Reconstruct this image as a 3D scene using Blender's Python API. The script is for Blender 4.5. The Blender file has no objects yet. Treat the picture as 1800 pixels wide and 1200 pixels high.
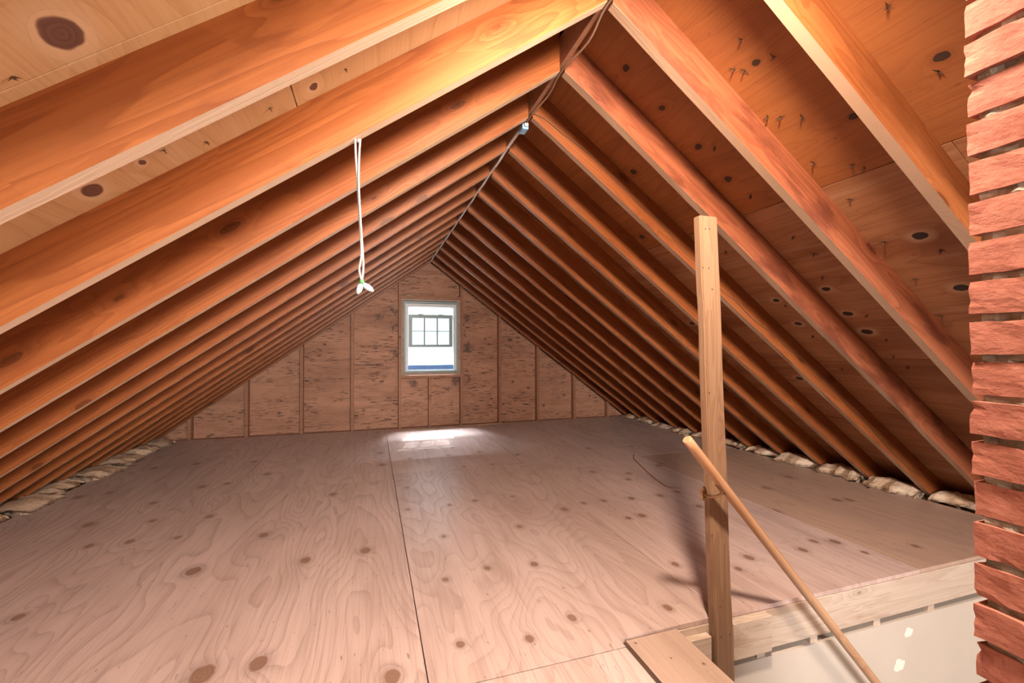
import bpy, bmesh, math, random
from mathutils import Vector, Matrix, noise
random.seed(7)
sc = bpy.context.scene
C = sc.collection

# ------------------------------------------------------------------ camera
FPX, YAW, PIT, ROL = 777.24, .3075, .0136, -.0026
F = Vector((math.sin(YAW)*math.cos(PIT), math.cos(YAW)*math.cos(PIT), math.sin(PIT)))
R = Vector((math.cos(YAW), -math.sin(YAW), 0)); U = R.cross(F)
R2 = R*math.cos(ROL)+U*math.sin(ROL); U2 = -R*math.sin(ROL)+U*math.cos(ROL)
cd = bpy.data.cameras.new('camera'); cam = bpy.data.objects.new('camera', cd); C.objects.link(cam)
cd.sensor_width = 36; cd.lens = FPX/1800*36; cd.clip_start = .02; cd.clip_end = 200
M = Matrix((R2, U2, -F)).transposed().to_4x4(); cam.matrix_world = M
sc.camera = cam

# ------------------------------------------------------------------ light
sc.view_settings.view_transform = 'Standard'; sc.view_settings.look = 'None'
sc.view_settings.gamma = 1; sc.view_settings.use_curve_mapping = False
sc.view_settings.exposure = 0.0
w = bpy.data.worlds.new('overcast_sky'); sc.world = w; w.use_nodes = True
bg = w.node_tree.nodes['Background']; bg.inputs[0].default_value = (.80, .93, 1, 1); bg.inputs[1].default_value = 3.5

def light(name, kind, loc, power, col, **kw):
    l = bpy.data.lights.new(name, kind); l.energy = power; l.color = col
    for k, v in kw.items(): setattr(l, k, v)
    o = bpy.data.objects.new(name, l); C.objects.link(o); o.location = loc; return o
# shaded pendant bulb hung under the ridge just above the frame, shining down and along the attic
lamp = light('ridge_lamp', 'SPOT', (.74, .62, 1.0), 385, (1, .76, .575), shadow_soft_size=.08, spot_size=math.radians(165), spot_blend=1.)
lamp.rotation_euler = Vector((.05, .74, -.86)).to_track_quat('-Z', 'Y').to_euler()
# lamp of the landing below, shining up the stairwell
light('landing_lamp', 'POINT', (2.1, .75, -2.3), 5, (1, .90, .80), shadow_soft_size=.12)
# soft fill light added behind the viewpoint; the rear gable has no window
rf = light('rear_fill_light', 'AREA', (.8, -3.5, .45), 380, (1, .92, .85), shape='RECTANGLE', size=1.2, size_y=.9)
rf.rotation_euler = Vector((0, 1, 0)).to_track_quat('-Z', 'Z').to_euler()
sk = light('gable_window_daylight', 'AREA', (.82, 8.0, 2.9), 4200, (.88, .95, 1), shape='RECTANGLE', size=1.6, size_y=1.6)
sk.rotation_euler = Vector((0, -1, -1.5)).to_track_quat('-Z', 'Z').to_euler()
sun = light('sun', 'SUN', (2, 12, 8), 6.0, (1, .96, .9), angle=.01)
sun.rotation_euler = Vector((-.16, -1, -1.12)).to_track_quat('-Z', 'Y').to_euler()

# ------------------------------------------------------------------ shared dimensions (metres, eye at the origin)
H = 1.1155                      # eye height above the floor
XL, XR, ZR = .7827, .8055, 1.2075
ML, MR = .716, .742
Y0, SP, D, T = 1.3545, .4064, .14, .038
YW = 6.33                       # face of the gable studs
FT4 = 1.2192
YB = -3.6                       # rear gable

# ------------------------------------------------------------------ node helper
class NT:
    def __init__(s, name, rough=.6, spec=.35):
        s.m = bpy.data.materials.new(name); s.m.use_nodes = True; s.t = s.m.node_tree
        s.b = s.t.nodes['Principled BSDF']; s.b.inputs['Roughness'].default_value = rough
        s.b.inputs['Specular IOR Level'].default_value = spec
    def put(s, sock, v):
        if v is None: return
        if isinstance(v, bpy.types.NodeSocket): s.t.links.new(v, sock)
        else:
            if isinstance(v, (tuple, list)) and sock.type == 'RGBA' and len(v) == 3: v = (*v, 1)
            sock.default_value = v
    def n(s, ty, ins=(), out=0, **props):
        nd = s.t.nodes.new('ShaderNode'+ty)
        for k, v in props.items(): setattr(nd, k, v)
        for k, v in (ins.items() if isinstance(ins, dict) else enumerate(ins)): s.put(nd.inputs[k], v)
        return nd.outputs[out]
    def f(s, op, a, b=None, c=None, clamp=False): return s.n('Math', [a, b, c], operation=op, use_clamp=clamp)
    def v(s, op, a, b=None, out=0): return s.n('VectorMath', [a, b], out=out, operation=op)
    def mix(s, fac, a, b, mode='MIX'): 
        nd = s.t.nodes.new('ShaderNodeMix'); nd.data_type = 'RGBA'; nd.blend_type = mode
        s.put(nd.inputs[0], fac); s.put(nd.inputs[6], a); s.put(nd.inputs[7], b); return nd.outputs[2]
    def ss(s, x, lo, hi, a=0., b=1.):
        return s.n('MapRange', [x, lo, hi, a, b], interpolation_type='SMOOTHSTEP')
    def noise(s, vec, scale=1., detail=2., rough=.5, dist=0.):
        return s.n('TexNoise', {'Vector': vec, 'Scale': scale, 'Detail': detail, 'Roughness': rough, 'Distortion': dist})
    def coord(s, axes='xyz'):
        o = s.n('TexCoord', out=3)
        if axes == 'xyz': return o
        sp = s.t.nodes.new('ShaderNodeSeparateXYZ'); s.t.links.new(o, sp.inputs[0])
        return s.n('CombineXYZ', [sp.outputs['xyz'.index(a)] for a in axes])
    def rnd(s): return s.n('ObjectInfo', out=5)
    def bump(s, h, strength=.3, dist=.002):
        s.put(s.b.inputs['Normal'], s.n('Bump', {'Strength': strength, 'Distance': dist, 'Height': h}))
    def color(s, c): s.put(s.b.inputs['Base Color'], c)
    def rough(s, r): s.put(s.b.inputs['Roughness'], r)

def plywood(name, light, dark, knots=(), axes='xyz', knotcol=(.10, .05, .035), rings=16, lines=.55, rough=.55, spec=.35,
            blot=.35, blotcol=None, stretch=(.45, 1.5, 1), knot_aspect=.75, flecks=0., fleckcol=(.05, .03, .025), bump=.25, halo=.3, tint=.0, sharp=3.2, pale=None, pits=.5, mould=()):
    """rotary cut veneer: contour lines of a stretched noise field that bend round the knots"""
    s = NT(name, rough, spec); p = s.coord(axes)
    off = s.v('SCALE', (13.7, 7.3, 3.1)); 
    nd = off.node; s.put(nd.inputs['Scale'], s.f('MULTIPLY', s.rnd(), 9.))
    pq = s.v('ADD', s.v('MULTIPLY', p, stretch), off)
    field = s.noise(pq, 1.25, 2.5, .5, .25)
    phase = s.f('MULTIPLY', field, float(rings))
    dmin = None
    if knots:
        pk = s.v('MULTIPLY', p, (knot_aspect, 1, 0))
        # a ragged outline
        pk = s.v('ADD', pk, s.v('MULTIPLY', s.n('TexNoise', {'Vector': p, 'Scale': 30., 'Detail': 1.}, out=1), (.012, .012, 0)))
        pk = s.v('SUBTRACT', pk, (.006, .006, 0))
        for (a, b, r) in knots:
            d = s.f('DIVIDE', s.v('DISTANCE', pk, (a*knot_aspect, b, 0), out=1), r)
            dmin = d if dmin is None else s.f('MINIMUM', dmin, d)
        warp = s.f('DIVIDE', 4.2, s.f('ADD', s.f('MULTIPLY', dmin, dmin), 1.3))
        phase = s.f('ADD', phase, warp)
    fr = s.f('FRACT', phase)
    line = s.f('MULTIPLY', s.f('POWER', fr, sharp), s.ss(fr, 1.0, .93))
    fine = s.noise(s.v('MULTIPLY', p, (3, 160, 3)), 1., 2., .6)
    line = s.f('MULTIPLY', line, s.ss(fine, .25, .6, .55, 1.))
    broad = s.noise(s.v('ADD', s.v('MULTIPLY', p, (.8, 2.4, 1)), off), 1.6, 4., .55)
    col = s.mix(s.f('MULTIPLY', line, lines), light, dark)
    col = s.mix(s.f('MULTIPLY', s.ss(broad, .42, .72), blot), col, blotcol or dark)
    col = s.mix(s.f('MULTIPLY', s.ss(fine, .45, .72), .38), col, dark)
    streak = s.noise(s.v('ADD', s.v('MULTIPLY', p, (.7, 14, 1)), off), 1., 3., .6)
    col = s.mix(s.f('MULTIPLY', s.ss(streak, .52, .72), .5*blot+.1), col, dark)
    col = s.mix(s.f('MULTIPLY', s.ss(streak, .46, .30), .30), col, pale or tuple(min(1, x*1.18) for x in light))
    pit = s.noise(s.v('ADD', s.v('MULTIPLY', p, (16, 60, 16)), off), 1., 3., .65)
    col = s.mix(s.f('MULTIPLY', s.ss(pit, .66, .72), pits), col, tuple(x*.45 for x in dark))
    if tint: col = s.mix(s.f('MULTIPLY', s.rnd(), tint), col, dark)
    if flecks:
        fl = s.noise(s.v('ADD', s.v('MULTIPLY', p, (9, 75, 9)), off), 1., 3., .6)
        fm = s.noise(s.v('ADD', s.v('MULTIPLY', p, (2, 4, 2)), off), 1., 2.)
        col = s.mix(s.f('MULTIPLY', s.f('MULTIPLY', s.ss(fl, .54, .64), s.ss(fm, .38, .56)), flecks), col, fleckcol)
    if dmin is not None:
        col = s.mix(s.ss(dmin, 2.6, 1.0, 0., halo), col, pale if pale else tuple(x*.55 for x in dark))
        ring = s.f('FRACT', s.f('MULTIPLY', dmin, 3.))
        kc = s.mix(s.f('MULTIPLY', ring, .5), knotcol, tuple(x*1.7 for x in knotcol))
        col = s.mix(s.ss(dmin, 1.12, .92), col, kc)
    if mould:
        mm = None; mw = s.v('ADD', p, s.v('MULTIPLY', s.v('SUBTRACT', s.n('TexNoise', {'Vector': p, 'Scale': 14., 'Detail': 5.}, out=1), (.5, .5, .5)), (.34, .34, 0)))
        for (a, b, r) in mould:
            d = s.f('DIVIDE', s.v('DISTANCE', s.v('MULTIPLY', mw, (1, 1, 0)), (a, b, 0), out=1), r); mm = d if mm is None else s.f('MINIMUM', mm, d)
        col = s.mix(s.ss(mm, 1.5, .2, 0., .75), col, (.05, .04, .04))
    s.color(col)
    s.rough(s.ss(line, 0., 1., rough-.05, rough+.12))
    s.bump(s.f('ADD', s.f('MULTIPLY', line, -1.), s.f('MULTIPLY', fine, -.4)), bump, .0015)
    return s.m

def timber(name, light, dark, rough=.5, spec=.35, knots=1., stain=.25, staincol=(.2, .08, .035), tint=.5, tintcol=None, edge=None):
    """sawn softwood, local x along the grain"""
    s = NT(name, rough, spec); p = s.coord()
    r = s.rnd(); off = s.v('SCALE', (17.3, 5.9, 8.3)); s.put(off.node.inputs['Scale'], s.f('MULTIPLY', r, 11.))
    po = s.v('ADD', p, off)
    vo0 = s.n('TexVoronoi', {'Vector': s.v('MULTIPLY', po, (3.0, .4, 9.)), 'Scale': 1., 'Randomness': 1.})
    keep = s.n('SeparateColor', [vo0.node.outputs['Color']])
    vo = s.f('ADD', vo0, s.f('MULTIPLY', s.f('GREATER_THAN', keep, .55), 2.))
    vo = s.f('ADD', vo, s.f('MULTIPLY', s.f('SUBTRACT', s.noise(po, 60., 2.), .5), .05))
    warp = s.f('DIVIDE', .35, s.f('ADD', s.f('MULTIPLY', s.f('MULTIPLY', vo, vo), 30.), 1.))
    g = s.noise(s.v('MULTIPLY', po, (.35, 7., 9.)), 1., 2., .45, .15)
    ph = s.f('FRACT', s.f('MULTIPLY', s.f('ADD', g, warp), 13.))
    line = s.f('MULTIPLY', s.f('POWER', ph, 1.8), s.ss(ph, 1., .9))
    fine = s.noise(s.v('MULTIPLY', po, (2.5, 150., 150.)), 1., 2., .6)
    col = s.mix(s.f('MULTIPLY', line, .7), light, dark)
    col = s.mix(s.f('MULTIPLY', s.ss(fine, .4, .75), .4), col, dark)
    st = s.noise(s.v('MULTIPLY', po, (2.2, 6., 8.)), 1., 5., .62)
    col = s.mix(s.f('MULTIPLY', s.ss(st, .5, .66), stain), col, staincol)
    if tint: col = s.mix(s.f('MULTIPLY', s.f('FRACT', s.f('MULTIPLY', r, 7.13)), tint), col, tintcol or dark)
    kn = s.f('MULTIPLY', s.ss(vo, .13, .10), s.ss(s.f('FRACT', s.f('MULTIPLY', vo, 22.)), .9, .2, .6, 1.))
    col = s.mix(s.f('MULTIPLY', kn, .9*knots), col, tuple(x*.3 for x in dark))
    col = s.mix(s.f('MULTIPLY', s.ss(vo, .26, .12), .35*knots), col, tuple(x*.75 for x in dark))
    if edge:   # neutral fill light on the lower edge, painted as a paler colour
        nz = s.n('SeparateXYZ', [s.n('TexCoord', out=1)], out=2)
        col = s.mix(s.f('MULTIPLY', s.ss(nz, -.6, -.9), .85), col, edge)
    s.color(col); s.bump(s.f('ADD', s.f('MULTIPLY', line, -.6), s.f('MULTIPLY', fine, -.8)), .3, .0012)
    return s.m

def plain(name, col, rough=.5, metal=0., var=.15, scale=20., spec=.4, bump=0., bscale=60.):
    s = NT(name, rough, spec); p = s.coord(); s.b.inputs['Metallic'].default_value = metal
    nz = s.noise(p, scale, 4., .6)
    s.color(s.mix(s.f('MULTIPLY', s.ss(nz, .35, .7), var*2), col, tuple(x*.55 for x in col)))
    if bump: s.bump(s.noise(p, bscale, 4., .6), bump, .004)
    return s.m

# ------------------------------------------------------------------ mesh helpers
def link(name, me, mat, parent=None, loc=None):
    o = bpy.data.objects.new(name, me); C.objects.link(o)
    if mat and not me.materials: me.materials.append(mat)
    if parent is not None: o.parent = parent
    if loc is not None: o.location = loc
    return o
def tag(o, label=None, cat=None, group=None, kind=None):
    for k, v in (('label', label), ('category', cat), ('group', group), ('kind', kind)):
        if v: o[k] = v
    return o
def empty(name, loc=(0, 0, 0)):
    o = bpy.data.objects.new(name, None); C.objects.link(o); o.location = loc; o.empty_display_size = .05; return o
def mesh(name, verts, faces, smooth=False):
    me = bpy.data.meshes.new(name); me.from_pydata([tuple(v) for v in verts], [], faces); me.update()
    if smooth:
        for p in me.polygons: p.use_smooth = True
    return me
def finish(name, bm, smooth=False):
    bmesh.ops.recalc_face_normals(bm, faces=bm.faces)
    me = bpy.data.meshes.new(name); bm.to_mesh(me); bm.free()
    if smooth:
        for p in me.polygons: p.use_smooth = True
    return me
def bm_box(bm, lo, hi, mat=None):
    vs = [bm.verts.new((x, y, z)) for x in (lo[0], hi[0]) for y in (lo[1], hi[1]) for z in (lo[2], hi[2])]
    for f in ((0, 1, 3, 2), (4, 6, 7, 5), (0, 4, 5, 1), (2, 3, 7, 6), (0, 2, 6, 4), (1, 5, 7, 3)): bm.faces.new([vs[i] for i in f])
    if mat is not None: bmesh.ops.transform(bm, matrix=mat, verts=vs)
    return vs
def box(name, lo, hi, mat, parent=None, bevel=.002, seg=1):
    bm = bmesh.new(); bm_box(bm, lo, hi)
    if bevel: bmesh.ops.bevel(bm, geom=bm.edges[:], offset=bevel, segments=seg, affect='EDGES')
    return link(name, finish(name, bm), mat, parent)
def prism(name, poly, y0, y1, mat, parent=None):
    """polygon in XZ pushed from y0 to y1"""
    n = len(poly); vs = [(x, y0, z) for x, z in poly]+[(x, y1, z) for x, z in poly]
    fs = [list(range(n))[::-1], list(range(n, 2*n))]+[[i, (i+1) % n, n+(i+1) % n, n+i] for i in range(n)]
    bm = bmesh.new(); bv = [bm.verts.new(v) for v in vs]
    for f in fs: bm.faces.new([bv[i] for i in f])
    return link(name, finish(name, bm), mat, parent)
def slab(name, poly, z0, z1, mat, parent=None):
    """polygon in XY pushed from z0 to z1"""
    n = len(poly); bm = bmesh.new(); bv = [bm.verts.new((x, y, z)) for z in (z0, z1) for x, y in poly]
    for f in [list(range(n))[::-1], list(range(n, 2*n))]+[[i, (i+1) % n, n+(i+1) % n, n+i] for i in range(n)]: bm.faces.new([bv[i] for i in f])
    return link(name, finish(name, bm), mat, parent)
def clip(poly, a, b, c):
    """keep a*x+b*z<=c"""
    out = []
    for i in range(len(poly)):
        p, q = poly[i], poly[(i+1) % len(poly)]; dp, dq = a*p[0]+b*p[1]-c, a*q[0]+b*q[1]-c
        if dp <= 0: out.append(p)
        if dp*dq < 0: t = dp/(dp-dq); out.append((p[0]+t*(q[0]-p[0]), p[1]+t*(q[1]-p[1])))
    return out
def tube(name, pts, rad, mat, parent=None, seg=10, cap=True):
    """tube through points; rad a number or one radius for each point"""
    pts = [Vector(p) for p in pts]; bm = bmesh.new(); rings = []; up = None
    for i, p in enumerate(pts):
        t = (pts[min(i+1, len(pts)-1)]-pts[max(i-1, 0)]).normalized()
        if up is None: up = t.orthogonal().normalized()
        up = (up-t*up.dot(t)).normalized(); sd = t.cross(up)
        r = rad[i] if isinstance(rad, (list, tuple)) else rad
        rings.append([bm.verts.new(p+(up*math.cos(a)+sd*math.sin(a))*r) for a in [2*math.pi*j/seg for j in range(seg)]])
    for a, b in zip(rings, rings[1:]):
        for j in range(seg): bm.faces.new((a[j], a[(j+1) % seg], b[(j+1) % seg], b[j]))
    if cap: bm.faces.new(rings[0][::-1]); bm.faces.new(rings[-1])
    me = finish(name, bm)
    for pl in me.polygons: pl.use_smooth = len(pl.vertices) == 4
    return link(name, me, mat, parent)
def spline(pts, n=8):
    pts = [Vector(p) for p in pts]; out = []
    for i in range(len(pts)-1):
        a, b, c, d = pts[max(i-1, 0)], pts[i], pts[i+1], pts[min(i+2, len(pts)-1)]
        for k in range(n):
            t = k/n; out.append(.5*((2*b)+(c-a)*t+(2*a-5*b+4*c-d)*t*t+(3*b-a-3*c+d)*t**3))
    return out+[pts[-1]]

# ------------------------------------------------------------------ materials
FLOOR_L, FLOOR_D = (.54, .415, .39), (.31, .22, .20)
KN_FLOOR = [(-.85,2.61,.045),(-.38,1.78,.04),(-.55,1.78,.05),(-.33,2.56,.034),(-.61,2.98,.034),(-.03,2.58,.036),(.07,1.57,.036),(-1.40,2.39,.022),(-1.52,3.12,.030),(-1.35,3.45,.030),(-1.33,3.12,.024),(-1.09,3.10,.018),(-1.71,3.50,.038),(-1.02,3.42,.024),(-2.10,4.17,.040),(-1.93,4.22,.030),(-1.50,3.84,.030),(-1.93,4.95,.038),(-1.61,5.01,.04),(-1.30,4.17,.038),(-1.13,4.20,.032),(-.88,4.41,.038),(-1.10,4.93,.036),(-.28,3.64,.034),(.27,3.63,.018),(.24,3.14,.016),(.53,3.14,.016),(.41,2.63,.017),(.34,2.14,.016),(.32,1.66,.017),(.72,3.17,.021),(1.01,3.17,.017),(.88,2.63,.021),(.56,2.19,.017),(.80,2.15,.021),(.79,1.68,.019),(.58,1.61,.017),(1.27,2.81,.027),(.83,4.10,.021),(1.10,4.10,.021),(1.45,2.88,.020),(1.89,3.57,.026),(2.07,3.28,.024),(2.17,3.43,.025),(2.58,3.57,.027),(1.83,2.86,.030),(2.07,2.85,.026),(2.65,3.63,.030),(1.61,2.88,.021),(1.71,2.55,.026),(1.60,2.54,.019),(2.25,2.88,.022),(1.45,4.39,.026),(2.29,4.41,.034),(2.79,4.36,.030),(.57,4.92,.022),(.86,4.91,.022),(.76,4.59,.022),(.56,5.32,.022),(.37,4.57,.026),(1.10,4.63,.022),(.09,4.91,.040),(.10,4.41,.038),(1.91,1.87,.024),(2.26,1.85,.022),(2.53,1.87,.026),(2.42,1.91,.020),(2.62,2.34,.027),(3.23,2.37,.033),(3.32,2.34,.025),(2.55,1.72,.015),(2.90,1.69,.019),(2.98,2.74,.036),(3.41,2.91,.039),(2.19,2.57,.024),(1.76,1.79,.017),(1.49,1.93,.018),(1.21,1.62,.019)]
def floor_mat(name, x0, x1, y0, y1, **kw):
    ks = [(b, a, r*(.72 if r > .028 else .9)) for a, b, r in KN_FLOOR if x0 <= a < x1 and y0 <= b < y1]
    a = dict(light=FLOOR_L, dark=FLOOR_D, rings=24, stretch=(.3, 1.5, 1), axes='yxz', knotcol=(.20, .12, .09), rough=.42, spec=.4, bump=.3, blot=.5, blotcol=(.34, .245, .215), pits=.7)
    a.update(kw); return plywood(name, knots=ks, **a)

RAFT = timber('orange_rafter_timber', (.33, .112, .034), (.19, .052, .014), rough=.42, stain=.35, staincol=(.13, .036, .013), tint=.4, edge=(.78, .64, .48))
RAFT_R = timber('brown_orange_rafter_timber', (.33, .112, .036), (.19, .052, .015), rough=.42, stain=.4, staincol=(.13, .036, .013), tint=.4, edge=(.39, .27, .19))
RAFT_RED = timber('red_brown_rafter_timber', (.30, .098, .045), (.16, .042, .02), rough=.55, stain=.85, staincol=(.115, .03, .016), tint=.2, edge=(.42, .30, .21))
STUDM = timber('brown_stud_timber', (.36, .185, .11), (.22, .10, .06), rough=.6)
PALE = timber('pale_post_timber', (.265, .168, .108), (.17, .095, .055), rough=.55, stain=.15, staincol=(.35, .2, .12), tint=0.)
HEADM = timber('pale_header_timber', (.55, .465, .395), (.40, .31, .25), rough=.6, stain=.6, staincol=(.30, .19, .13), tint=.1, knots=.8)
DARKW = plain('dark_subfloor_wood', (.09, .05, .035), .8)
DECK = plain('dark_roof_deck', (.06, .035, .025), .9)
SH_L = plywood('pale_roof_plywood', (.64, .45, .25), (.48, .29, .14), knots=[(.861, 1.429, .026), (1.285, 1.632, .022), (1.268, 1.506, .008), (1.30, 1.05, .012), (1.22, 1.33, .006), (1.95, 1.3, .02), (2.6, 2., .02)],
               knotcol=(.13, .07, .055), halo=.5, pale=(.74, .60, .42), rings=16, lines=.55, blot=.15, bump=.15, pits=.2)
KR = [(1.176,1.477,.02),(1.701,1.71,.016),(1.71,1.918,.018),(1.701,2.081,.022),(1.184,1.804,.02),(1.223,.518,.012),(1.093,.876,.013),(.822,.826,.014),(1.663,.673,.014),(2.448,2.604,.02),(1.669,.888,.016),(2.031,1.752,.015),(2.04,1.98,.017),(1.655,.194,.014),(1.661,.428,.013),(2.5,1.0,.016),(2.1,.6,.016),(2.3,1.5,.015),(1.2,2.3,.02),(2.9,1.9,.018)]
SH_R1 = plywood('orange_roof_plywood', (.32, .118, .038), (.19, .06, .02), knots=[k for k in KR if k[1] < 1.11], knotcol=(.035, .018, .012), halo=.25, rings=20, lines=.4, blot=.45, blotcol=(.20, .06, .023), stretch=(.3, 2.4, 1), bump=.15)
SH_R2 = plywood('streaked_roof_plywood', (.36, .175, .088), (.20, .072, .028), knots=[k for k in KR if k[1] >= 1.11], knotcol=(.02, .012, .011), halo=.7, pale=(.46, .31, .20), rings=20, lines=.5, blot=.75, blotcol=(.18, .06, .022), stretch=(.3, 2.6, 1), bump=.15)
GABLE = plywood('weathered_gable_plywood', (.42, .225, .145), (.22, .105, .068), axes='xzy', rings=12, lines=.4, blot=.55, blotcol=(.20, .095, .06), flecks=.95, rough=.7, pits=.8, mould=[(1.33,.42,.06),(1.34,.0,.08),(1.31,.2,.04),(1.18,-.47,.09),(1.33,-.42,.05),(.31,.5,.06),(.29,.3,.06),(.12,.42,.05),(.30,-.1,.05),(.1,-.45,.04),(.55,-.5,.05),(-.95,.42,.07),(-.72,.6,.06),(1.05,-.6,.05)], bump=.3,
                knots=[(2.0,.12,.02),(2.45,-.02,.018),(1.62,.13,.012),(2.05,-.52,.012),(2.3,-.62,.014),(2.9,-.75,.014),(3.35,-.78,.012),(-.45,.75,.014),(-.6,.05,.014),(-.2,.55,.014),(2.55,-.9,.014),(1.9,-.85,.014)])

# ------------------------------------------------------------------ the floor
ZF = -H
fl = bmesh.new()
bm_box(fl, (-2.95, YB, ZF-.16), (1.145, 6.42, ZF-.021)); bm_box(fl, (1.145, 1.54, ZF-.16), (4.45, 6.42, ZF-.021))
bm_box(fl, (3.50, YB, ZF-.16), (4.45, 1.54, ZF-.021)); bm_box(fl, (1.145, YB, ZF-.16), (3.50, -.55, ZF-.021))
for a, b in ((-3.15, -2.95), (4.45, 4.65)): bm_box(fl, (a, YB, ZF-.42), (b, 6.46, ZF-.021))     # wall plates under the rafter tails
floor = tag(link('floor', finish('floor', fl), DARKW), 'worn plywood attic floor of large butted sheets', kind='structure')
def panel(x0, x1, y0, y1, mat, g=.0015, poly=None, z=0.):
    return slab('plywood_panel', poly or [(x0+g, y0+g), (x1-g, y0+g), (x1-g, y1-g), (x0+g, y1-g)], ZF-.019+z, ZF+z, mat, floor)
xa, xb, xc, xd, xe, xf = -2.26, -1.04, .18, 1.40, 2.62, 3.84
panel(xa, xb, 1.46, 3.90, floor_mat('floor_plywood_near', xa, xc, 1.3, 3.9, rings=30, lines=.75, stretch=(.30, 1.35, 1)), .0005)
panel(xb, xc, 1.46, 3.90, bpy.data.materials['floor_plywood_near'], .0005)
panel(xa, xc, YB, 1.46, floor_mat('floor_plywood_rear', -9, -8, 0, 1), .0005)
panel(xa, xb, 3.90, 6.31, floor_mat('floor_plywood_far', xa, xc, 3.9, 6.3))
panel(xb, xc, 3.90, 6.31, bpy.data.materials['floor_plywood_far'])
m = floor_mat('floor_plywood_glossy', xc, xd, 1.46, 4.06, rings=30, stretch=(.45, 1.3, 1), rough=.36, spec=.45, lines=.6, blot=.6, blotcol=(.32, .225, .19), light=(.51, .395, .37), bump=.45)
panel(xc, xd, 1.46, 4.06, m, poly=[(xc+.004, 1.459), (.905, 1.459), (.905, 1.505), (xd-.001, 1.505), (xd-.001, 4.058), (xc+.004, 4.058)])
panel(xc, xd, 4.06, 6.31, floor_mat('floor_plywood_window', xc, xd, 4.06, 6.3, rough=.36, spec=.4, lines=.3, rings=14, stretch=(.25, 1.8, 1)), .003)
panel(xc, xd, YB, 1.46, floor_mat('floor_plywood_stairhead', -9, -8, 0, 1, rings=26, lines=.7, stretch=(.35, 2.6, 1)), poly=[(xc+.003, YB), (.903, YB), (.903, 1.453), (xc+.003, 1.453)])
panel(xd, xe, 1.505, 3.77, floor_mat('floor_plywood_stair', xd, xe, 1.4, 3.77, lines=.4, stretch=(.3, 1.9, 1)), .0015)
panel(xd, xe, 3.77, 6.31, floor_mat('floor_plywood_beyond', xd, xe, 3.77, 6.3, lines=.3))
panel(xe, xf, 1.505, 3.95, floor_mat('floor_plywood_eave', xe, xf, 1.4, 3.95, lines=.5, stretch=(.3, 2., 1), light=(.46, .32, .25)), .003)
panel(xe, xf, 3.95, 6.31, floor_mat('floor_plywood_eave_far', xe, xf, 3.95, 6.3, lines=.4))
panel(3.46, xf, YB, 1.505, bpy.data.materials['floor_plywood_eave'])
# plank along the stair opening
tb = slab('stair_edge_plank', [(.926, .52), (1.157, .52), (1.157, 1.494), (.926, 1.492)], ZF-.030, ZF-.004, plywood('stair_plank_wood', (.42, .31, .255), (.28, .19, .15), axes='yxz', rings=8, lines=.3, knots=[(1.47, .955, .0035), (1.30, 1.12, .004), (1.36, 1.03, .003)]), floor)
box('stair_trimmer', (.975, .52, ZF-.30), (1.150, 1.50, ZF-.032), HEADM, floor)

# ------------------------------------------------------------------ the roof
def slope(side):
    m = ML if side < 0 else MR; x = XL if side < 0 else XR
    c = 1/math.hypot(m, 1); t = Vector((side*c, 0, -m*c)); n = Vector((side*m*c, 0, c)); return m, x, t, n
def frame(org, ax, ay, az):
    Mx = Matrix((ax, ay, az)).transposed().to_4x4(); Mx.translation = org; return Mx
NAILS = {1: [(.61,.851),(.863,.845),(.537,1.167),(.785,1.225),(.982,1.306),(1.207,1.291),(.487,1.301),(.515,1.275),(1.471,1.301),(1.719,1.305),(1.981,1.329),(1.455,1.602),(1.576,1.151),(1.943,1.624),(.717,1.323),(.745,1.286),(1.06,1.197),(1.09,1.173),(.42,1.21),(1.32,1.62),(1.62,1.66),(2.15,1.64),(2.3,1.68),(.72,1.60),(1.02,1.64),(1.8,2.0),(2.1,2.02),(1.3,2.03),(2.4,1.66),(2.45,2.05)],
         -1: [(1.18,1.30),(1.20,1.10),(1.45,1.26),(1.36,1.31),(.95,1.29),(1.53,.9)]}
nail_me = []
for i in range(4):
    rr = random.Random(i); bm = bmesh.new()
    for k in range(rr.choice((3, 3, 4))):
        a = rr.uniform(0, 6.28); L = rr.uniform(.010, .024); d = Vector((math.cos(a)*L, math.sin(a)*L, -rr.uniform(.004, .012))); sdv = Vector((-math.sin(a), math.cos(a), 0))*.0022
        bm.faces.new([bm.verts.new(v) for v in (sdv, -sdv, d)]); bm.faces.new([bm.verts.new(v) for v in (Vector((0, 0, -.004))+sdv, d, Vector((0, 0, -.004))-sdv)])
    L = rr.uniform(.008, .018); bm_box(bm, (-.0016, -.0016, -L), (.0016, .0016, .001))
    nail_me.append(finish('nail_splinter', bm))
NAILM = plain('rusty_splintered_nail', (.11, .06, .04), .6)
roofs = {}
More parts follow.
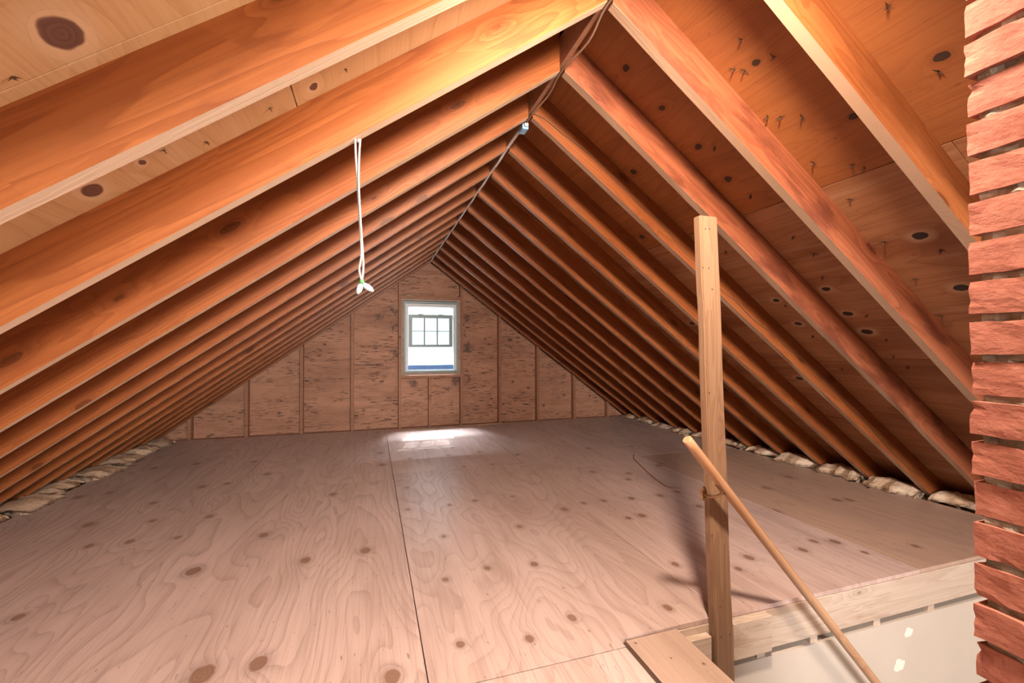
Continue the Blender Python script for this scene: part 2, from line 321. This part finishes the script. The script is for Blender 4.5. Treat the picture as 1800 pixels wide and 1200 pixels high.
for side in (-1, 1):
    m, x0, t, n = slope(side); nm = 'ceiling_left' if side < 0 else 'ceiling_right'
    P0 = Vector((x0, 0, ZR))+n*D                      # sheathing plane, s measured down the slope
    s_ap = -D*m if side > 0 else -D*m                 # where the planes meet over the ridge
    fr = frame(P0, Vector((0, 1, 0)), t, n if Vector((0, 1, 0)).cross(t).dot(n) > 0 else -n)
    zs = 1 if Vector((0, 1, 0)).cross(t).dot(n) > 0 else -1
    def mk(name, y0, y1, sa, sb, z0, z1, mat, parent, bev=.001):
        bm = bmesh.new(); bm_box(bm, (y0, sa, min(z0*zs, z1*zs)), (y1, sb, max(z0*zs, z1*zs)))
        if bev: bmesh.ops.bevel(bm, geom=bm.edges[:], offset=bev, segments=1, affect='EDGES')
        return link(name, finish(name, bm), mat, parent)
    roof = mk(nm, YB-.1, 6.50, s_ap-.03, 4.75, .020, .05, DECK, None, 0); roof.matrix_world = fr
    tag(roof, 'left slope of the plywood sheathed gable roof' if side < 0 else 'right slope of the plywood sheathed gable roof', kind='structure'); roofs[side] = roof
    rows = [s_ap-.001, 1.108, 1.108+FT4, 1.108+2*FT4, 4.7]
    for ri in range(4):
        cuts = [YB, -.05, 2.39, 4.83, 6.46] if ri % 2 == 0 else [YB, 1.17+.02, 3.61, 6.05, 6.46]
        if ri % 2: cuts = [YB, .92, 2.99+.40, 5.83, 6.46]
        for ya, yb in zip(cuts, cuts[1:]):
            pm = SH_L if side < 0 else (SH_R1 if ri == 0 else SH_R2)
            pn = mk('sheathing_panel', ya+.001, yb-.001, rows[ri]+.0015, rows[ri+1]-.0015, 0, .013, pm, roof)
            for i, (s_, y_) in enumerate(NAILS[side]):
                if ya <= y_ < yb and rows[ri] <= s_ < rows[ri+1]:
                    o = link('nail', nail_me[(i*7) % 4], NAILM, pn); o.location = (y_, s_, 0)
                    o.rotation_euler = ((0 if zs > 0 else math.pi), 0, i*1.7); o.scale = ((1.1 if side > 0 else .6),)*3
    # rafters
    Ls = 4.35
    for k in range(-2, 13):
        rr = random.Random(k*31+side*7); N = 26
        dj, yj = rr.uniform(-.002, .003), rr.uniform(-.004, .004) if k > 0 else 0
        wane = .006 if (side > 0 and k in (1, 2, 5, 7)) else .0012
        verts = []; faces = []
        for i in range(N+1):
            u = i/N
            for (z, v) in ((0, 0), (0, T), (D, T), (D, 0)):
                uu = u*Ls
                if i == 0: uu = -z*m                      # plumb cut: vertical face at the ridge
                w1 = noise.noise((uu*3.1, k*5.3+side, v*40))*wane; w2 = noise.noise((uu*4.3+9, k*3.1, v*30))*wane
                lo = z == 0
                verts.append((uu, v+(w1 if lo else 0)+noise.noise((uu*.5, k*2.2, side))*.004*(0 < i < N), (dj*0+abs(w2)*1.5 if lo and i else 0)+z))
        for i in range(N):
            for j in range(4): a, b = i*4+j, i*4+(j+1) % 4; faces.append((a, b, b+4, a+4))
        faces += [(0, 3, 2, 1), (N*4, N*4+1, N*4+2, N*4+3)]
        bm = bmesh.new(); bv = [bm.verts.new(v) for v in verts]
        for f_ in faces: bm.faces.new([bv[i] for i in f_])
        edges = [e for e in bm.edges if abs(e.verts[0].co.x-e.verts[1].co.x) > .05 and max(e.verts[0].co.z, e.verts[1].co.z) < .05]
        bmesh.ops.bevel(bm, geom=edges, offset=.0025, segments=1, affect='EDGES')
        red = side > 0 and k in (0, 1)
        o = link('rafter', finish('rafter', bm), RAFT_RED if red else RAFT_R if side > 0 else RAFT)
        # local x down the slope, y along the ridge, z up to the sheathing
        Mx = frame(Vector((x0, Y0+k*SP+yj, ZR)), t, Vector((0, 1, 0)), n)
        o.parent = roof; o.matrix_world = Mx
        o.matrix_parent_inverse = Matrix(); o.matrix_basis = fr.inverted() @ Mx
        if red: tag(o, 'reddish brown stained rafter')
rb = box('ridge_board', (XL+.0005, YB, ZR+.022), (XR-.0005, 6.40, ZR+.150), STUDM, None, .001)
tag(rb, 'thin ridge board where the rafters of both slopes meet', kind='structure'); rb.name = 'ceiling_ridge_board'

# ------------------------------------------------------------------ the gable wall
YS = YW+.089                                             # sheathing face
def under(poly, dz=0.):
    c = D*math.hypot(ML, 1); poly = clip(poly, -ML, 1, ZR+c+dz-ML*XL); c = D*math.hypot(MR, 1)
    return clip(poly, MR, 1, ZR+c+dz+MR*XR) if poly else poly
wx0, wx1, wz0, wz1 = .396, 1.226, -.385, .690               # opening
wb = bmesh.new()
for (a, b, c, d) in ((-2.95, wx0, -1.32, 1.6), (wx1, 4.45, -1.32, 1.6), (wx0, wx1, -1.32, wz0), (wx0, wx1, wz1, 1.6)):
    pl = under([(a, c), (b, c), (b, d), (a, d)], .03); n_ = len(pl)
    vs = [wb.verts.new((x, y, z)) for y in (YS+.013, YS+.03) for x, z in pl]
    for f_ in [list(range(n_))[::-1], list(range(n_, 2*n_))]+[[i, (i+1) % n_, n_+(i+1) % n_, n_+i] for i in range(n_)]: wb.faces.new([vs[i] for i in f_])
wall = tag(link('wall_back', finish('wall_back', wb), DECK), 'gable end wall of bare studs and weathered plywood', kind='structure')
zs_ = -.16
for a, b in ((-2.93, -.86), (-.86, wx0), (wx0, wx1), (wx1, 2.42), (2.42, 4.43)):
    for c, d in ((-1.30, zs_), (zs_, 1.06), (1.06, 1.6)):
        for c2, d2 in ([(c, min(d, wz0)), (max(c, wz1), d)] if a == wx0 else [(c, d)]):
            if d2-c2 < .01: continue
            pl = under([(a+.001, c2+.001), (b-.001, c2+.001), (b-.001, d2-.001), (a+.001, d2-.001)], .012)
            if len(pl) > 2: prism('gable_panel', pl, YS, YS+.012, GABLE, wall)
for xs in (-2.113, -1.502, -.870, -.248, .377, .79, 1.245, 1.822, 2.427, 3.038, 3.632):
    a, b = xs-.019, xs+.019
    ztop = 2. if not xs == .79 else wz0-.038
    pl = under([(a, ZF), (b, ZF), (b, ztop), (a, ztop)], -.004)
    prism('stud', pl, YW, YS-.0005, STUDM, wall)
def wb_(n_, lo, hi, mm=STUDM, bev=.002): return box(n_, lo, hi, mm, wall, bev)
wb_('window_header', (wx0, YW-.004, wz1), (wx1, YS-.001, wz1+.040))
wb_('window_sill_plate', (wx0-.0, YW-.012, wz0-.038), (wx1, YS-.001, wz0))
wb_('bottom_plate', (-2.9, YW+.004, ZF-.018), (4.4, YS-.001, ZF-.001))
# rear gable, behind the viewpoint, and closing pieces
pl = under([(-2.95, -1.3), (4.45, -1.3), (4.45, 1.6), (-2.95, 1.6)], .03)
tag(prism('wall_front', pl, YB-.05, YB, GABLE), 'plywood gable wall behind the viewpoint', kind='structure')

# ------------------------------------------------------------------ the window
VIN = plain('grey_blue_sash_vinyl', (.20, .28, .30), .4, var=.08)
WHT = plain('white_window_frame', (.62, .66, .68), .45, var=.1)
TRIM = plain('weathered_window_trim', (.36, .27, .21), .6, var=.3)
BLUE = plain('blue_outer_sill', (.10, .24, .55), .5, var=.1)
s = NT('clear_pane', .05); tr = s.n('BsdfTransparent', [(1, 1, 1)]); gl = s.n('BsdfGlossy', {'Roughness': .02})
mx = s.n('MixShader', [.06, tr, gl]); s.t.links.new(mx, s.t.nodes['Material Output'].inputs[0]); PANE = s.m
s = NT('tinted_pane', .2); tr = s.n('BsdfTransparent', [(.66, .66, .66)]); tl = s.n('BsdfGlossy', {'Roughness': .05})
mx = s.n('MixShader', [.05, tr, tl]); s.t.links.new(mx, s.t.nodes['Material Output'].inputs[0]); HAZE = s.m
win = tag(empty('window_1', (.815, YS, wz0)), 'small window with a half-lowered barred sash in the gable wall', kind='structure')
def wbox(n_, lo, hi, mm, par=None, bev=.002):
    o = box(n_, (lo[0]-.815, lo[1]-YS, lo[2]-wz0), (hi[0]-.815, hi[1]-YS, hi[2]-wz0), mm, par or win, bev); return o
def ring(n_, x0, x1, z0, z1, wd, y0, y1, mm, par=None, ws=None):
    l, r, b, t_ = ws or (wd,)*4; bm = bmesh.new()
    for lo, hi in (((x0, y0, z0), (x0+l, y1, z1)), ((x1-r, y0, z0), (x1, y1, z1)), ((x0+l, y0, z0), (x1-r, y1, z0+b)), ((x0+l, y0, z1-t_), (x1-r, y1, z1))):
        bm_box(bm, lo, hi, Matrix.Translation((-.815, -YS, -wz0)))
    return link(n_, finish(n_, bm), mm, par or win)
ring('trim_board', wx0+.001, wx1-.001, wz0+.001, wz1-.001, .028, YW+.012, YS+.05, TRIM)
ring('jamb', .430, 1.198, -.352, .655, .024, YW+.022, YS+.06, VIN)
ring('outer_frame', .454, 1.174, -.322, .625, .040, YW+.04, YS+.06, WHT, ws=(.036, .040, .012, .045))
wbox('outer_sill', (.490, YS-.02, -.312), (1.134, YS+.10, -.245), BLUE)
sx0, sx1, sz0, sz1 = .497, 1.127, .008, .470
sash = ring('sash', sx0, sx1, sz0, sz1, .03, YW+.075, YS+.02, VIN, ws=(.052, .050, .036, .044))
# children of the sash: bars, pane and lifts (sash origin = window origin)
for fx in (1/3, 2/3): wbox('muntin', (sx0+.042+fx*(sx1-sx0-.082)-.009, YW+.085, sz0+.03), (sx0+.042+fx*(sx1-sx0-.082)+.009, YW+.098, sz1-.036), VIN, sash, .001)
wbox('muntin', (sx0+.04, YW+.086, .233), (sx1-.04, YW+.096, .243), VIN, sash, .001)
wbox('pane', (sx0+.03, YW+.101, sz0+.02), (sx1-.03, YW+.104, sz1-.02), HAZE, sash, 0)
for fx in (.27, .72): wbox('sash_lift', (sx0+fx*.63-.035, YW+.06, sz1-.002), (sx0+fx*.63+.035, YW+.09, sz1+.012), VIN, sash, .005)
ring('storm_frame', .487, 1.137, .470, .585, .012, YS+.02, YS+.05, plain('pale_storm_frame', (.55, .70, .72), .4))
wbox('storm_pane', (.49, YS+.030, -.31), (1.136, YS+.033, .58), PANE, None, 0)

# ------------------------------------------------------------------ the stair opening
DRY = plain('cream_drywall', (.54, .49, .44), .75, var=.06, scale=3., bump=.05)
sw = tag(box('wall_stairwell', (1.16, 1.502, -3.4), (3.45, 1.60, -1.335), DRY, None, 0), 'pale drywall of the stairwell below the floor edge', kind='structure')
hd = tag(box('trim_1', (1.158, 1.502, -1.303), (3.45, 1.540, ZF-.021), HEADM, None, .002), 'pale stair header joist edging the plywood floor', kind='structure')
hd2 = box('gap_shade_plate', (1.158, 1.545, -1.40), (3.45, 1.60, ZF-.03), DARKW, hd, 0)  # dark plate added behind the header so the gap reads as shade
for x in (1.60, 1.905, 2.31, 2.70): box('shim', (x-.022, 1.508, -1.337), (x+.022, 1.545, -1.302), HEADM, hd, .001)
box('nailer_block', (1.412, 1.462, -1.282), (1.613, 1.501, -1.133), HEADM, hd, .002)
box('nailer_block', (1.175, 1.470, -1.36), (1.308, 1.501, -1.165), HEADM, hd, .002)
for nm, lo, hi, lb in (('wall_stair_left', (1.10, .488, -3.4), (1.148, 1.502, ZF-.30), 'drywall under the plank edge of the stair opening'), ('wall_stair_side', (.90, -.55, -3.4), (.962, .488, ZF-.165), 'drywall of the stair opening beside the chimney'),
                   ('wall_stair_right', (3.45, -.5, -3.4), (3.5, 1.6, ZF-.02), 'drywall closing the stair opening at the eave side'),
                   ('wall_stair_front', (.96, -.55, -3.4), (3.5, -.5, ZF-.02), 'drywall closing the stair opening near the viewpoint')):
    tag(box(nm, lo, hi, DRY, None, 0), lb, kind='structure')
tag(box('floor_landing', (.9, -.55, -3.45), (3.5, 1.6, -3.40), plain('landing_floor', (.45, .36, .28), .6), None, 0), 'landing floor below the stairs', kind='structure')
# filler compound spots on the drywall
SPOT = plain('filler_white', (.82, .76, .70), .8, var=.05)
for x, z, a in ((2.52, -1.405, .030), (2.45, -1.55, .038), (1.50, -1.50, .05)):
    vs = [(x, 1.5008, z)]+[(x+a*math.cos(i*.524)*(1+.2*math.sin(i*2.1)), 1.5012, z+a*.8*math.sin(i*.524)*(1+.2*math.cos(i*1.7))) for i in range(12)]
    link('filler_spot', mesh('filler_spot', vs, [(0, 1+i, 1+(i+1) % 12) for i in range(12)]), SPOT, sw)

# leaning post
bm = bmesh.new(); vs = bm_box(bm, (-.0445, 1.462, -1.50), (.0445, 1.5008, .532))
bmesh.ops.bevel(bm, geom=bm.edges[:], offset=.004, segments=2, affect='EDGES')
bmesh.ops.subdivide_edges(bm, edges=[e for e in bm.edges if abs(e.verts[0].co.z-e.verts[1].co.z) > 1], cuts=20)
for v in bm.verts: v.co.x += 1.304-.0355*(v.co.z-.53)+.0015*math.sin(v.co.z*9)+(.004*noise.noise((v.co.z*7, v.co.x*40, 3)))*(v.co.x < 0)
# local x up the grain
me = finish('stair_post', bm)
post = link('stair_post', me, None)
org = Vector((1.363, 1.48, -1.5)); rot = Matrix(((0, 0, 1), (0, 1, 0), (-1, 0, 0))).transposed().to_4x4()
Mx = Matrix.Translation(org) @ rot; me.transform(Mx.inverted()); post.matrix_world = Mx; me.materials.append(PALE)
tag(post, 'upright pale timber post leaning slightly at the edge of the stair opening', 'post')

NAILH = plain('dark_nail_head', (.10, .06, .045), .5)
for (px, py) in ((1240, 402), (1247, 402), (1236, 470), (1246, 471), (1252, 508), (1247, 690), (1252, 940), (1268, 1119), (1283, 1115), (1266, 1066)):
    d = F+R2*((px-900)/FPX)+U2*((600-py)/FPX); pt = d*(1.4612/d.y); nb = bmesh.new()
    bmesh.ops.create_cone(nb, cap_ends=True, segments=8, radius1=.0032, radius2=.0026, depth=.0016, matrix=Matrix.Translation(Mx.inverted() @ pt) @ Matrix.Rotation(math.pi/2, 4, 'X'))
    link('nail', finish('nail', nb), NAILH, post)

# handrail
ra, rb_ = Vector((1.129, 1.390, -.345)), Vector((2.118, 1.390, -1.479)); dr = (rb_-ra).normalized()
hr = tag(empty('handrail', ra), 'round wooden handrail sloping down the stairs from the pale post', 'handrail')
n_ = 40; L = 1.95; pts = [Vector((0, 0, 0)), Vector((.0025, 0, 0))]+[Vector((L*i/n_, 0, 0)) for i in range(1, n_+1)]
o = tube('rail', pts, [.0155, .0185]+[.0185]*n_, timber('handrail_dowel_wood', (.50, .30, .18), (.34, .18, .095), rough=.35, spec=.5, stain=.1, tint=0., knots=.1), hr, 20)
q = Vector((1, 0, 0)).rotation_difference(dr); o.rotation_mode = 'QUATERNION'; o.rotation_quaternion = q
BRASS = NT('aged_brass', .3); BRASS.b.inputs['Metallic'].default_value = .9; BRASS.color((.42, .27, .16)); BRASS = BRASS.m
bx = ra+dr*.255                                          # where the saddle meets the rail
def loc(p): return Vector(p)-ra
wp = Vector((bx.x-.030, 1.461, bx.z-.048))
br = tube('bracket', spline([loc(wp), loc(wp+Vector((.004, -.032, -.004))), loc(Vector((bx.x-.008, 1.398, bx.z-.036))), loc(bx+Vector((-.004, 0, -.018)))], 6), .0048, BRASS, hr, 10)
pb = bmesh.new()
bmesh.ops.create_cone(pb, cap_ends=True, segments=20, radius1=.021, radius2=.015, depth=.006, matrix=Matrix.Translation(loc(wp)+Vector((0, -.003, 0))) @ Matrix.Rotation(math.pi/2, 4, 'X'))
bmesh.ops.scale(pb, vec=(.75, 1, 1.35), verts=pb.verts, space=Matrix.Translation(-loc(wp)))
link('wall_plate', finish('wall_plate', pb), BRASS, br)
pb = bmesh.new(); bm_box(pb, (-.024, -.010, -.002), (.024, .010, .002), Matrix.Translation(loc(bx+Vector((-.013, 0, -.0135)))) @ q.to_matrix().to_4x4())
link('saddle', finish('saddle', pb), BRASS, br)
for dz in (.017, -.017):
    sb = bmesh.new(); bmesh.ops.create_uvsphere(sb, u_segments=10, v_segments=6, radius=.004, matrix=Matrix.Translation(loc(wp)+Vector((0, -.006, dz)))); link('screw', finish('screw', sb, True), BRASS, br)

# ------------------------------------------------------------------ the brick chimney
s = NT('red_brick', .85, .2); p = s.coord(); r = s.rnd()
off = s.v('SCALE', (9.1, 4.3, 6.7)); s.put(off.node.inputs['Scale'], s.f('MULTIPLY', r, 13.)); po = s.v('ADD', p, off)
nz = s.noise(po, 26., 5., .65); n2 = s.noise(po, 120., 4., .6); n3 = s.noise(s.v('MULTIPLY', po, (8, 8, 30)), 1.5, 4., .6)
c = s.mix(s.ss(nz, .3, .7), (.34, .14, .103), (.245, .085, .061)); c = s.mix(s.f('MULTIPLY', s.ss(n3, .5, .75), .5), c, (.41, .20, .15))
c = s.mix(s.f('MULTIPLY', s.f('FRACT', s.f('MULTIPLY', r, 5.7)), .3), c, (.38, .15, .105)); s.color(c)
s.bump(s.f('ADD', s.f('ADD', s.f('MULTIPLY', nz, 1.2), s.f('MULTIPLY', n2, .45)), n3), .45, .004); BRICK = s.m
MORT = plain('grey_lime_mortar', (.30, .26, .21), .95, var=.45, scale=30, bump=.8, bscale=70)
CX, CY, CW = .972, .482, .406
ch = tag(empty('brick_chimney', (CX+CW/2, CY-CW/2, -1.75)), 'red brick chimney rising at the right edge of the picture', 'chimney')
ch_l = ch.location
mb = bmesh.new(); bm_box(mb, (-CW/2+.012, -CW/2+.012, -.9), (CW/2-.012, CW/2-.012, 2.88)); mc = link('mortar_core', finish('mortar_core', mb), MORT, ch)
ny_, nz_ = 24, 330; gv = []; gf = []
for i in range(ny_+1):
    for j in range(nz_+1):
        y_, z_ = -CW/2+.012+(CW-.024)*i/ny_, .55+1.75*j/nz_; q_ = Vector((0, y_*60, z_*60))
        gv.append((-CW/2+.011-.006*(noise.noise(q_)+.6*noise.noise(q_*2.3)+.3), y_, z_))
for i in range(ny_):
    for j in range(nz_): a_ = i*(nz_+1)+j; gf.append((a_, a_+1, a_+nz_+2, a_+nz_+1))
link('mortar_face', mesh('mortar_face', gv, gf), MORT, ch)
def brick_mesh(L, seed, W=.092, Hh=.0548):
    bm = bmesh.new(); bm_box(bm, (-L/2, -W/2, -Hh/2), (L/2, W/2, Hh/2))
    bmesh.ops.subdivide_edges(bm, edges=[e for e in bm.edges if abs(e.verts[0].co.x-e.verts[1].co.x) > .01], cuts=8 if L > .1 else 4)
    bmesh.ops.subdivide_edges(bm, edges=[e for e in bm.edges if abs(e.verts[0].co.z-e.verts[1].co.z) > .01], cuts=4)
    bmesh.ops.subdivide_edges(bm, edges=[e for e in bm.edges if abs(e.verts[0].co.y-e.verts[1].co.y) > .05], cuts=3)
    for v in bm.verts:
        q_ = v.co*34+Vector((seed*3.7, seed*1.3, 0)); v.co += Vector((noise.noise(q_), noise.noise(q_+Vector((9, 0, 0))), noise.noise(q_+Vector((0, 9, 0)))))*.0018
        k = sum(abs(abs(v.co[i])-h_) < .005 for i, h_ in enumerate((L/2, W/2, Hh/2)))
        if k >= 2 and random.random() < .35: v.co *= 1-.022*random.random()
        if k >= 2 and random.random() < .10: v.co *= .965
    return finish('brick', bm)
LONG = [brick_mesh(.195, i) for i in range(6)]; SHORT = [brick_mesh(.092, i+20) for i in range(4)]
PITCH = .0677
zj = -.0016                                                # a joint near eye height
n0 = int((-2.1)/PITCH)
rest = bmesh.new()
for ci in range(-34, 17):
    zc_ = zj+ci*PITCH+PITCH/2-.018
    for sd in range(4):
        # sides run round the stack like a pinwheel; 0 = left face (towards -X), 1 = far face (+Y)
        ang = (math.pi/2, 0, -math.pi/2, math.pi)[sd]
        lens = [(.195, -CW/2+.0975), (.092, -CW/2+.195+.010+.046)] if ci % 2 == 0 else [(.092, -CW/2+.046), (.195, -CW/2+.092+.010+.0975)]
        for (Lb, ctr) in lens:
            rr = random.Random(ci*17+sd*5+int(Lb*100))
            jut = rr.uniform(-.005, .004)
            # along local x, outward local +y at CW/2-.046
            cs = 1 if True else -1
            lp = Vector((-ctr if sd in (0, 1, 2, 3) else ctr, CW/2-.046+jut, zc_-ch_l.z))
            Rz = Matrix.Rotation(ang, 4, 'Z'); mt = Rz @ Matrix.Translation(lp) @ Matrix.Rotation(rr.uniform(-.012, .012), 4, 'Y') @ Matrix.Rotation(rr.uniform(-.02, .02), 4, 'Z')
            me = rr.choice(LONG if Lb > .1 else SHORT)
            if sd in (0, 1) and -26 <= ci: o = link('brick', me, BRICK, ch); o.matrix_local = mt
            else:
                tmp = bmesh.new(); bm_box(tmp, (-Lb/2, -.046, -.0285), (Lb/2, .046, .0285), mt); tm = finish('t', tmp); rest.from_mesh(tm); bpy.data.meshes.remove(tm)
o = link('far_side_brickwork', finish('far_side_brickwork', rest), BRICK, ch); o['kind'] = 'stuff'

# ------------------------------------------------------------------ insulation along the eaves
INS = NT('tan_insulation', .95, .1); p = INS.coord(); a = INS.noise(p, 22., 5., .65); b = INS.noise(p, 5., 3., .5)
INS.color(INS.mix(INS.ss(b, .4, .65), INS.mix(INS.ss(a, .3, .7), (.60, .44, .31), (.40, .27, .18)), (.66, .53, .42))); INS.bump(a, 1., .02); INS = INS.m
ORD = ['first', 'second', 'third', 'fourth', 'fifth', 'sixth', 'seventh', 'eighth', 'ninth', 'tenth', 'eleventh', 'twelfth']
def batt(side, k):
    rr = random.Random(k*13+side); ya = Y0+k*SP+T+.008; yb = Y0+(k+1)*SP-.008; nx, ny = 16, 16
    x_in = xf-rr.uniform(-.02, .10) if side > 0 else xa+rr.uniform(-.02, .10); x_out = (xf+.21) if side > 0 else (xa-.31)
    hgt = rr.uniform(.035, .085); vs = []
    for i in range(nx+1):
        for j in range(ny+1):
            u, v = i/nx, j/ny
            q_ = Vector((u*3+k*5, v*3+side*4, rr.random()*.02)); nn = noise.noise(q_*1.3)*.6+noise.noise(q_*3.7)*.4+noise.noise(q_*8.1)*.2
            e = min(1, u*5, )*1.0; ed = (1-abs(2*v-1)**4)
            x = x_in+(x_out-x_in)*u - (0.09*noise.noise((v*4, k*2.3, side))+.04*noise.noise((v*11, k*2.3, side)))*(1-u)*side
            z = ZF+.004+hgt*math.sqrt(min(1, u*3.2))*(.55+.45*ed)+nn*.035*min(1, u*4)-.09*max(0, u-.45)
            vs.append((x, ya+(yb-ya)*v, z))
    top = len(vs); fs = []
    W_ = ny+1
    for i in range(nx):
        for j in range(ny): fs.append((i*W_+j, (i+1)*W_+j, (i+1)*W_+j+1, i*W_+j+1))
    # underside
    for i in range(nx+1):
        for j in range(ny+1):
            x, y, z = vs[i*W_+j]; u = i/nx; vs.append((x, y, (ZF+.002) if abs(x-(xa+xf)/2) < (xf-xa)/2 else ZF-.12))
    for i in range(nx):
        for j in range(ny): fs.append((top+i*W_+j, top+i*W_+j+1, top+(i+1)*W_+j+1, top+(i+1)*W_+j))
    for i in range(nx):
        for j in (0, ny): a_, b_ = i*W_+j, (i+1)*W_+j; fs.append((a_, b_, top+b_, top+a_) if j == 0 else (b_, a_, top+a_, top+b_))
    for j in range(ny):
        for i in (0, nx): a_, b_ = i*W_+j, i*W_+j+1; fs.append((b_, a_, top+a_, top+b_) if i == 0 else (a_, b_, top+b_, top+a_))
    me = mesh('insulation_batt', vs, fs, True); cx = Vector((x_in, (ya+yb)/2, ZF)); me.transform(Matrix.Translation(-cx))
    o = link('insulation_batt', me, INS); o.location = cx
    i_ = 11-k
    tag(o, f"ragged tan insulation batt at the {'right' if side > 0 else 'left'} eave, {ORD[i_]} bay from the window wall", 'insulation', 'insulation batts along the eaves')
for k in range(4, 12): batt(-1, k)
for k in range(0, 12): batt(1, k)

# ------------------------------------------------------------------ cord, cables, small things
def onY(x, y, Y):
    d = F+R2*((x-900)/FPX)+U2*((600-y)/FPX); return d*(Y/d.y)
CORD = NT('white_twisted_cord', .7); p = CORD.coord(); wv = CORD.n('TexWave', {'Vector': p, 'Scale': 90., 'Distortion': 1.}, bands_direction='DIAGONAL'); CORD.color(CORD.mix(wv, (.46, .445, .43), (.30, .29, .29))); CORD.bump(wv, .6, .001); CORD = CORD.m
yr = Y0+.019; top = Vector((-.043, yr, ZR-ML*(XL+.043)-.001))
pc = tag(empty('pull_cord', top), 'white pull cord with a green tie hanging from an orange rafter', 'cord')
zl = Vector((-.029, yr, .262))-top
tube('cord', spline([(-.004, 0, .002), (-.002, 0, -.06), (.003, .003, -.13), (.008, .002, -.22), zl+Vector((.0, 0, .02)), zl+Vector((-.006, 0, -.03)), zl+Vector((.000, 0, -.062))], 10), .0032, CORD, pc, 8)
tube('cord', spline([(.010, 0, .002), (.007, 0, -.05), (.006, -.003, -.13), (.010, -.002, -.22), zl+Vector((.004, 0, .012)), zl+Vector((.005, 0, -.03)), zl+Vector((.002, 0, -.062))], 10), .0032, CORD, pc, 8)
kb = bmesh.new(); bmesh.ops.create_uvsphere(kb, u_segments=12, v_segments=8, radius=.006, matrix=Matrix.Translation((.006, 0, -.004))); link('knot', finish('knot', kb, True), CORD, pc)
kb = bmesh.new(); bmesh.ops.create_uvsphere(kb, u_segments=12, v_segments=8, radius=.008, matrix=Matrix.Translation(zl+Vector((.001, 0, -.068))))
for v in kb.verts: v.co += Vector((noise.noise(v.co*300), 0, noise.noise(v.co*290)))*.003
link('green_tie', finish('green_tie', kb, True), plain('green_tie_plastic', (.08, .30, .10), .4), pc)
RAG = plain('pale_blue_cloth', (.58, .68, .70), .8, bump=.5)
for tip in ((-.010, -.002, -.034), (.034, .002, -.024)):
    a = zl+Vector((0, 0, -.070)); b = a+Vector(tip)
    tube('cloth_tail', [a.lerp(b, t_) for t_ in (0, .2, .4, .6, .8, 1)], [.004, .006, .0085, .0088, .0075, .003], RAG, pc, 8)

BRN = plain('brown_cable_sheath', (.30, .19, .13), .5)
GRY = plain('grey_white_cable_sheath', (.84, .88, .90), .35, var=.05)
xm = (XL+XR)/2
pts = [(xm-.002, YB+.1, ZR+.016), (xm, .6, ZR+.014)]
for k in range(-1, 3):
    y = Y0+k*SP; pts += [(xm+.001, y+.02, ZR+.008), (xm+.018, y+.20, ZR-.004 if k < 1 else ZR+.010)]
pts += [(xm+.004, Y0+3*SP-.22, ZR+.012)]
tag(tube('ridge_cable', spline(pts[:-1], 5), .0045, BRN, None, 8), 'brown cable slung along the ridge between the near rafters', 'cable')
yt = Y0+2*SP+.16
pts = [(xm, yt, ZR+.012)]
for k in range(3, 12): pts += [(xm-.002, Y0+k*SP+.02, ZR+.016), (xm-.003, Y0+k*SP+.20, ZR+.008)]
pts += [(xm, 6.36, ZR+.01)]
tag(tube('ridge_cable', spline(pts, 4), .0085, GRY, None, 8), 'pale grey cable running along the ridge to the window wall', 'cable')
tg = tag(empty('cable_connector', (xm+.006, yt-.03, ZR+.004)), 'small pale blue connector hanging on the ridge cable', 'connector')
box('body', (-.018, -.035, -.018), (.018, .035, .012), plain('pale_blue_plastic', (.28, .52, .80), .4), tg, .004)
box('collar', (-.010, -.055, -.010), (.010, -.034, .008), GRY, tg, .003)
# thin wire stapled down the face of the third right-hand rafter
m, x0, t, n = slope(1); yr2 = Y0+2*SP-.006
wp_ = [Vector((x0-.012, yr2-.004, ZR+.02))]
rr = random.Random(4)
for i in range(0, 31):
    u = .05+i*.12; wp_.append(Vector((x0, yr2+rr.uniform(-.002, .001), ZR))+t*u+n*(.055+.018*math.sin(u*3.1)+rr.uniform(-.010, .010)-.012*max(0, 1-u*3)))
wire = tag(tube('stapled_wire', spline(wp_, 4), .0028, plain('dark_brown_wire', (.16, .085, .05), .5), None, 6), 'thin dark wire stapled down the face of a right-hand rafter', 'wire')
# strip of wood on the floor below the window
def onF(x, y, z=ZF):
    d = F+R2*((x-900)/FPX)+U2*((600-y)/FPX); return d*(z/d.z)
st = box('wood_strip', (-.36, -.018, 0), (.36, .018, .012), timber('strip_wood', (.42, .30, .22), (.30, .19, .13), tint=0.), None, .001)
st.location = (.78, 6.13, ZF+.0005); st.rotation_euler = (0, 0, .07); tag(st, 'thin wooden strip lying on the floor beneath the window', 'wood strip')
st = box('wood_strip', (-.20, -.012, 0), (.20, .012, .008), bpy.data.materials['strip_wood'], None, .001)
st.location = (1.62, 6.24, ZF+.0005); st.rotation_euler = (0, 0, -.02); tag(st, 'short pale wooden strip lying at the wall right of the window', 'wood strip')
st = box('wood_shim', (-.036, -.008, 0), (.036, .008, .010), HEADM, None, .001); st.location = (.50, YW+.012, wz1+.0402)
tag(st, 'tiny pale shim lying on the header above the window', 'shim')

fw = [Vector((a, b, ZF+.0035)) for a, b in ((2.60, 4.01), (2.50, 3.86), (2.43, 3.66), (2.33, 3.36), (2.25, 3.02), (2.33, 2.92))]
tag(tube('floor_wire', spline(fw, 6), .0035, bpy.data.materials['dark_brown_wire'], None, 6), 'thin dark wire lying bent across the plywood floor left of the post', 'wire')
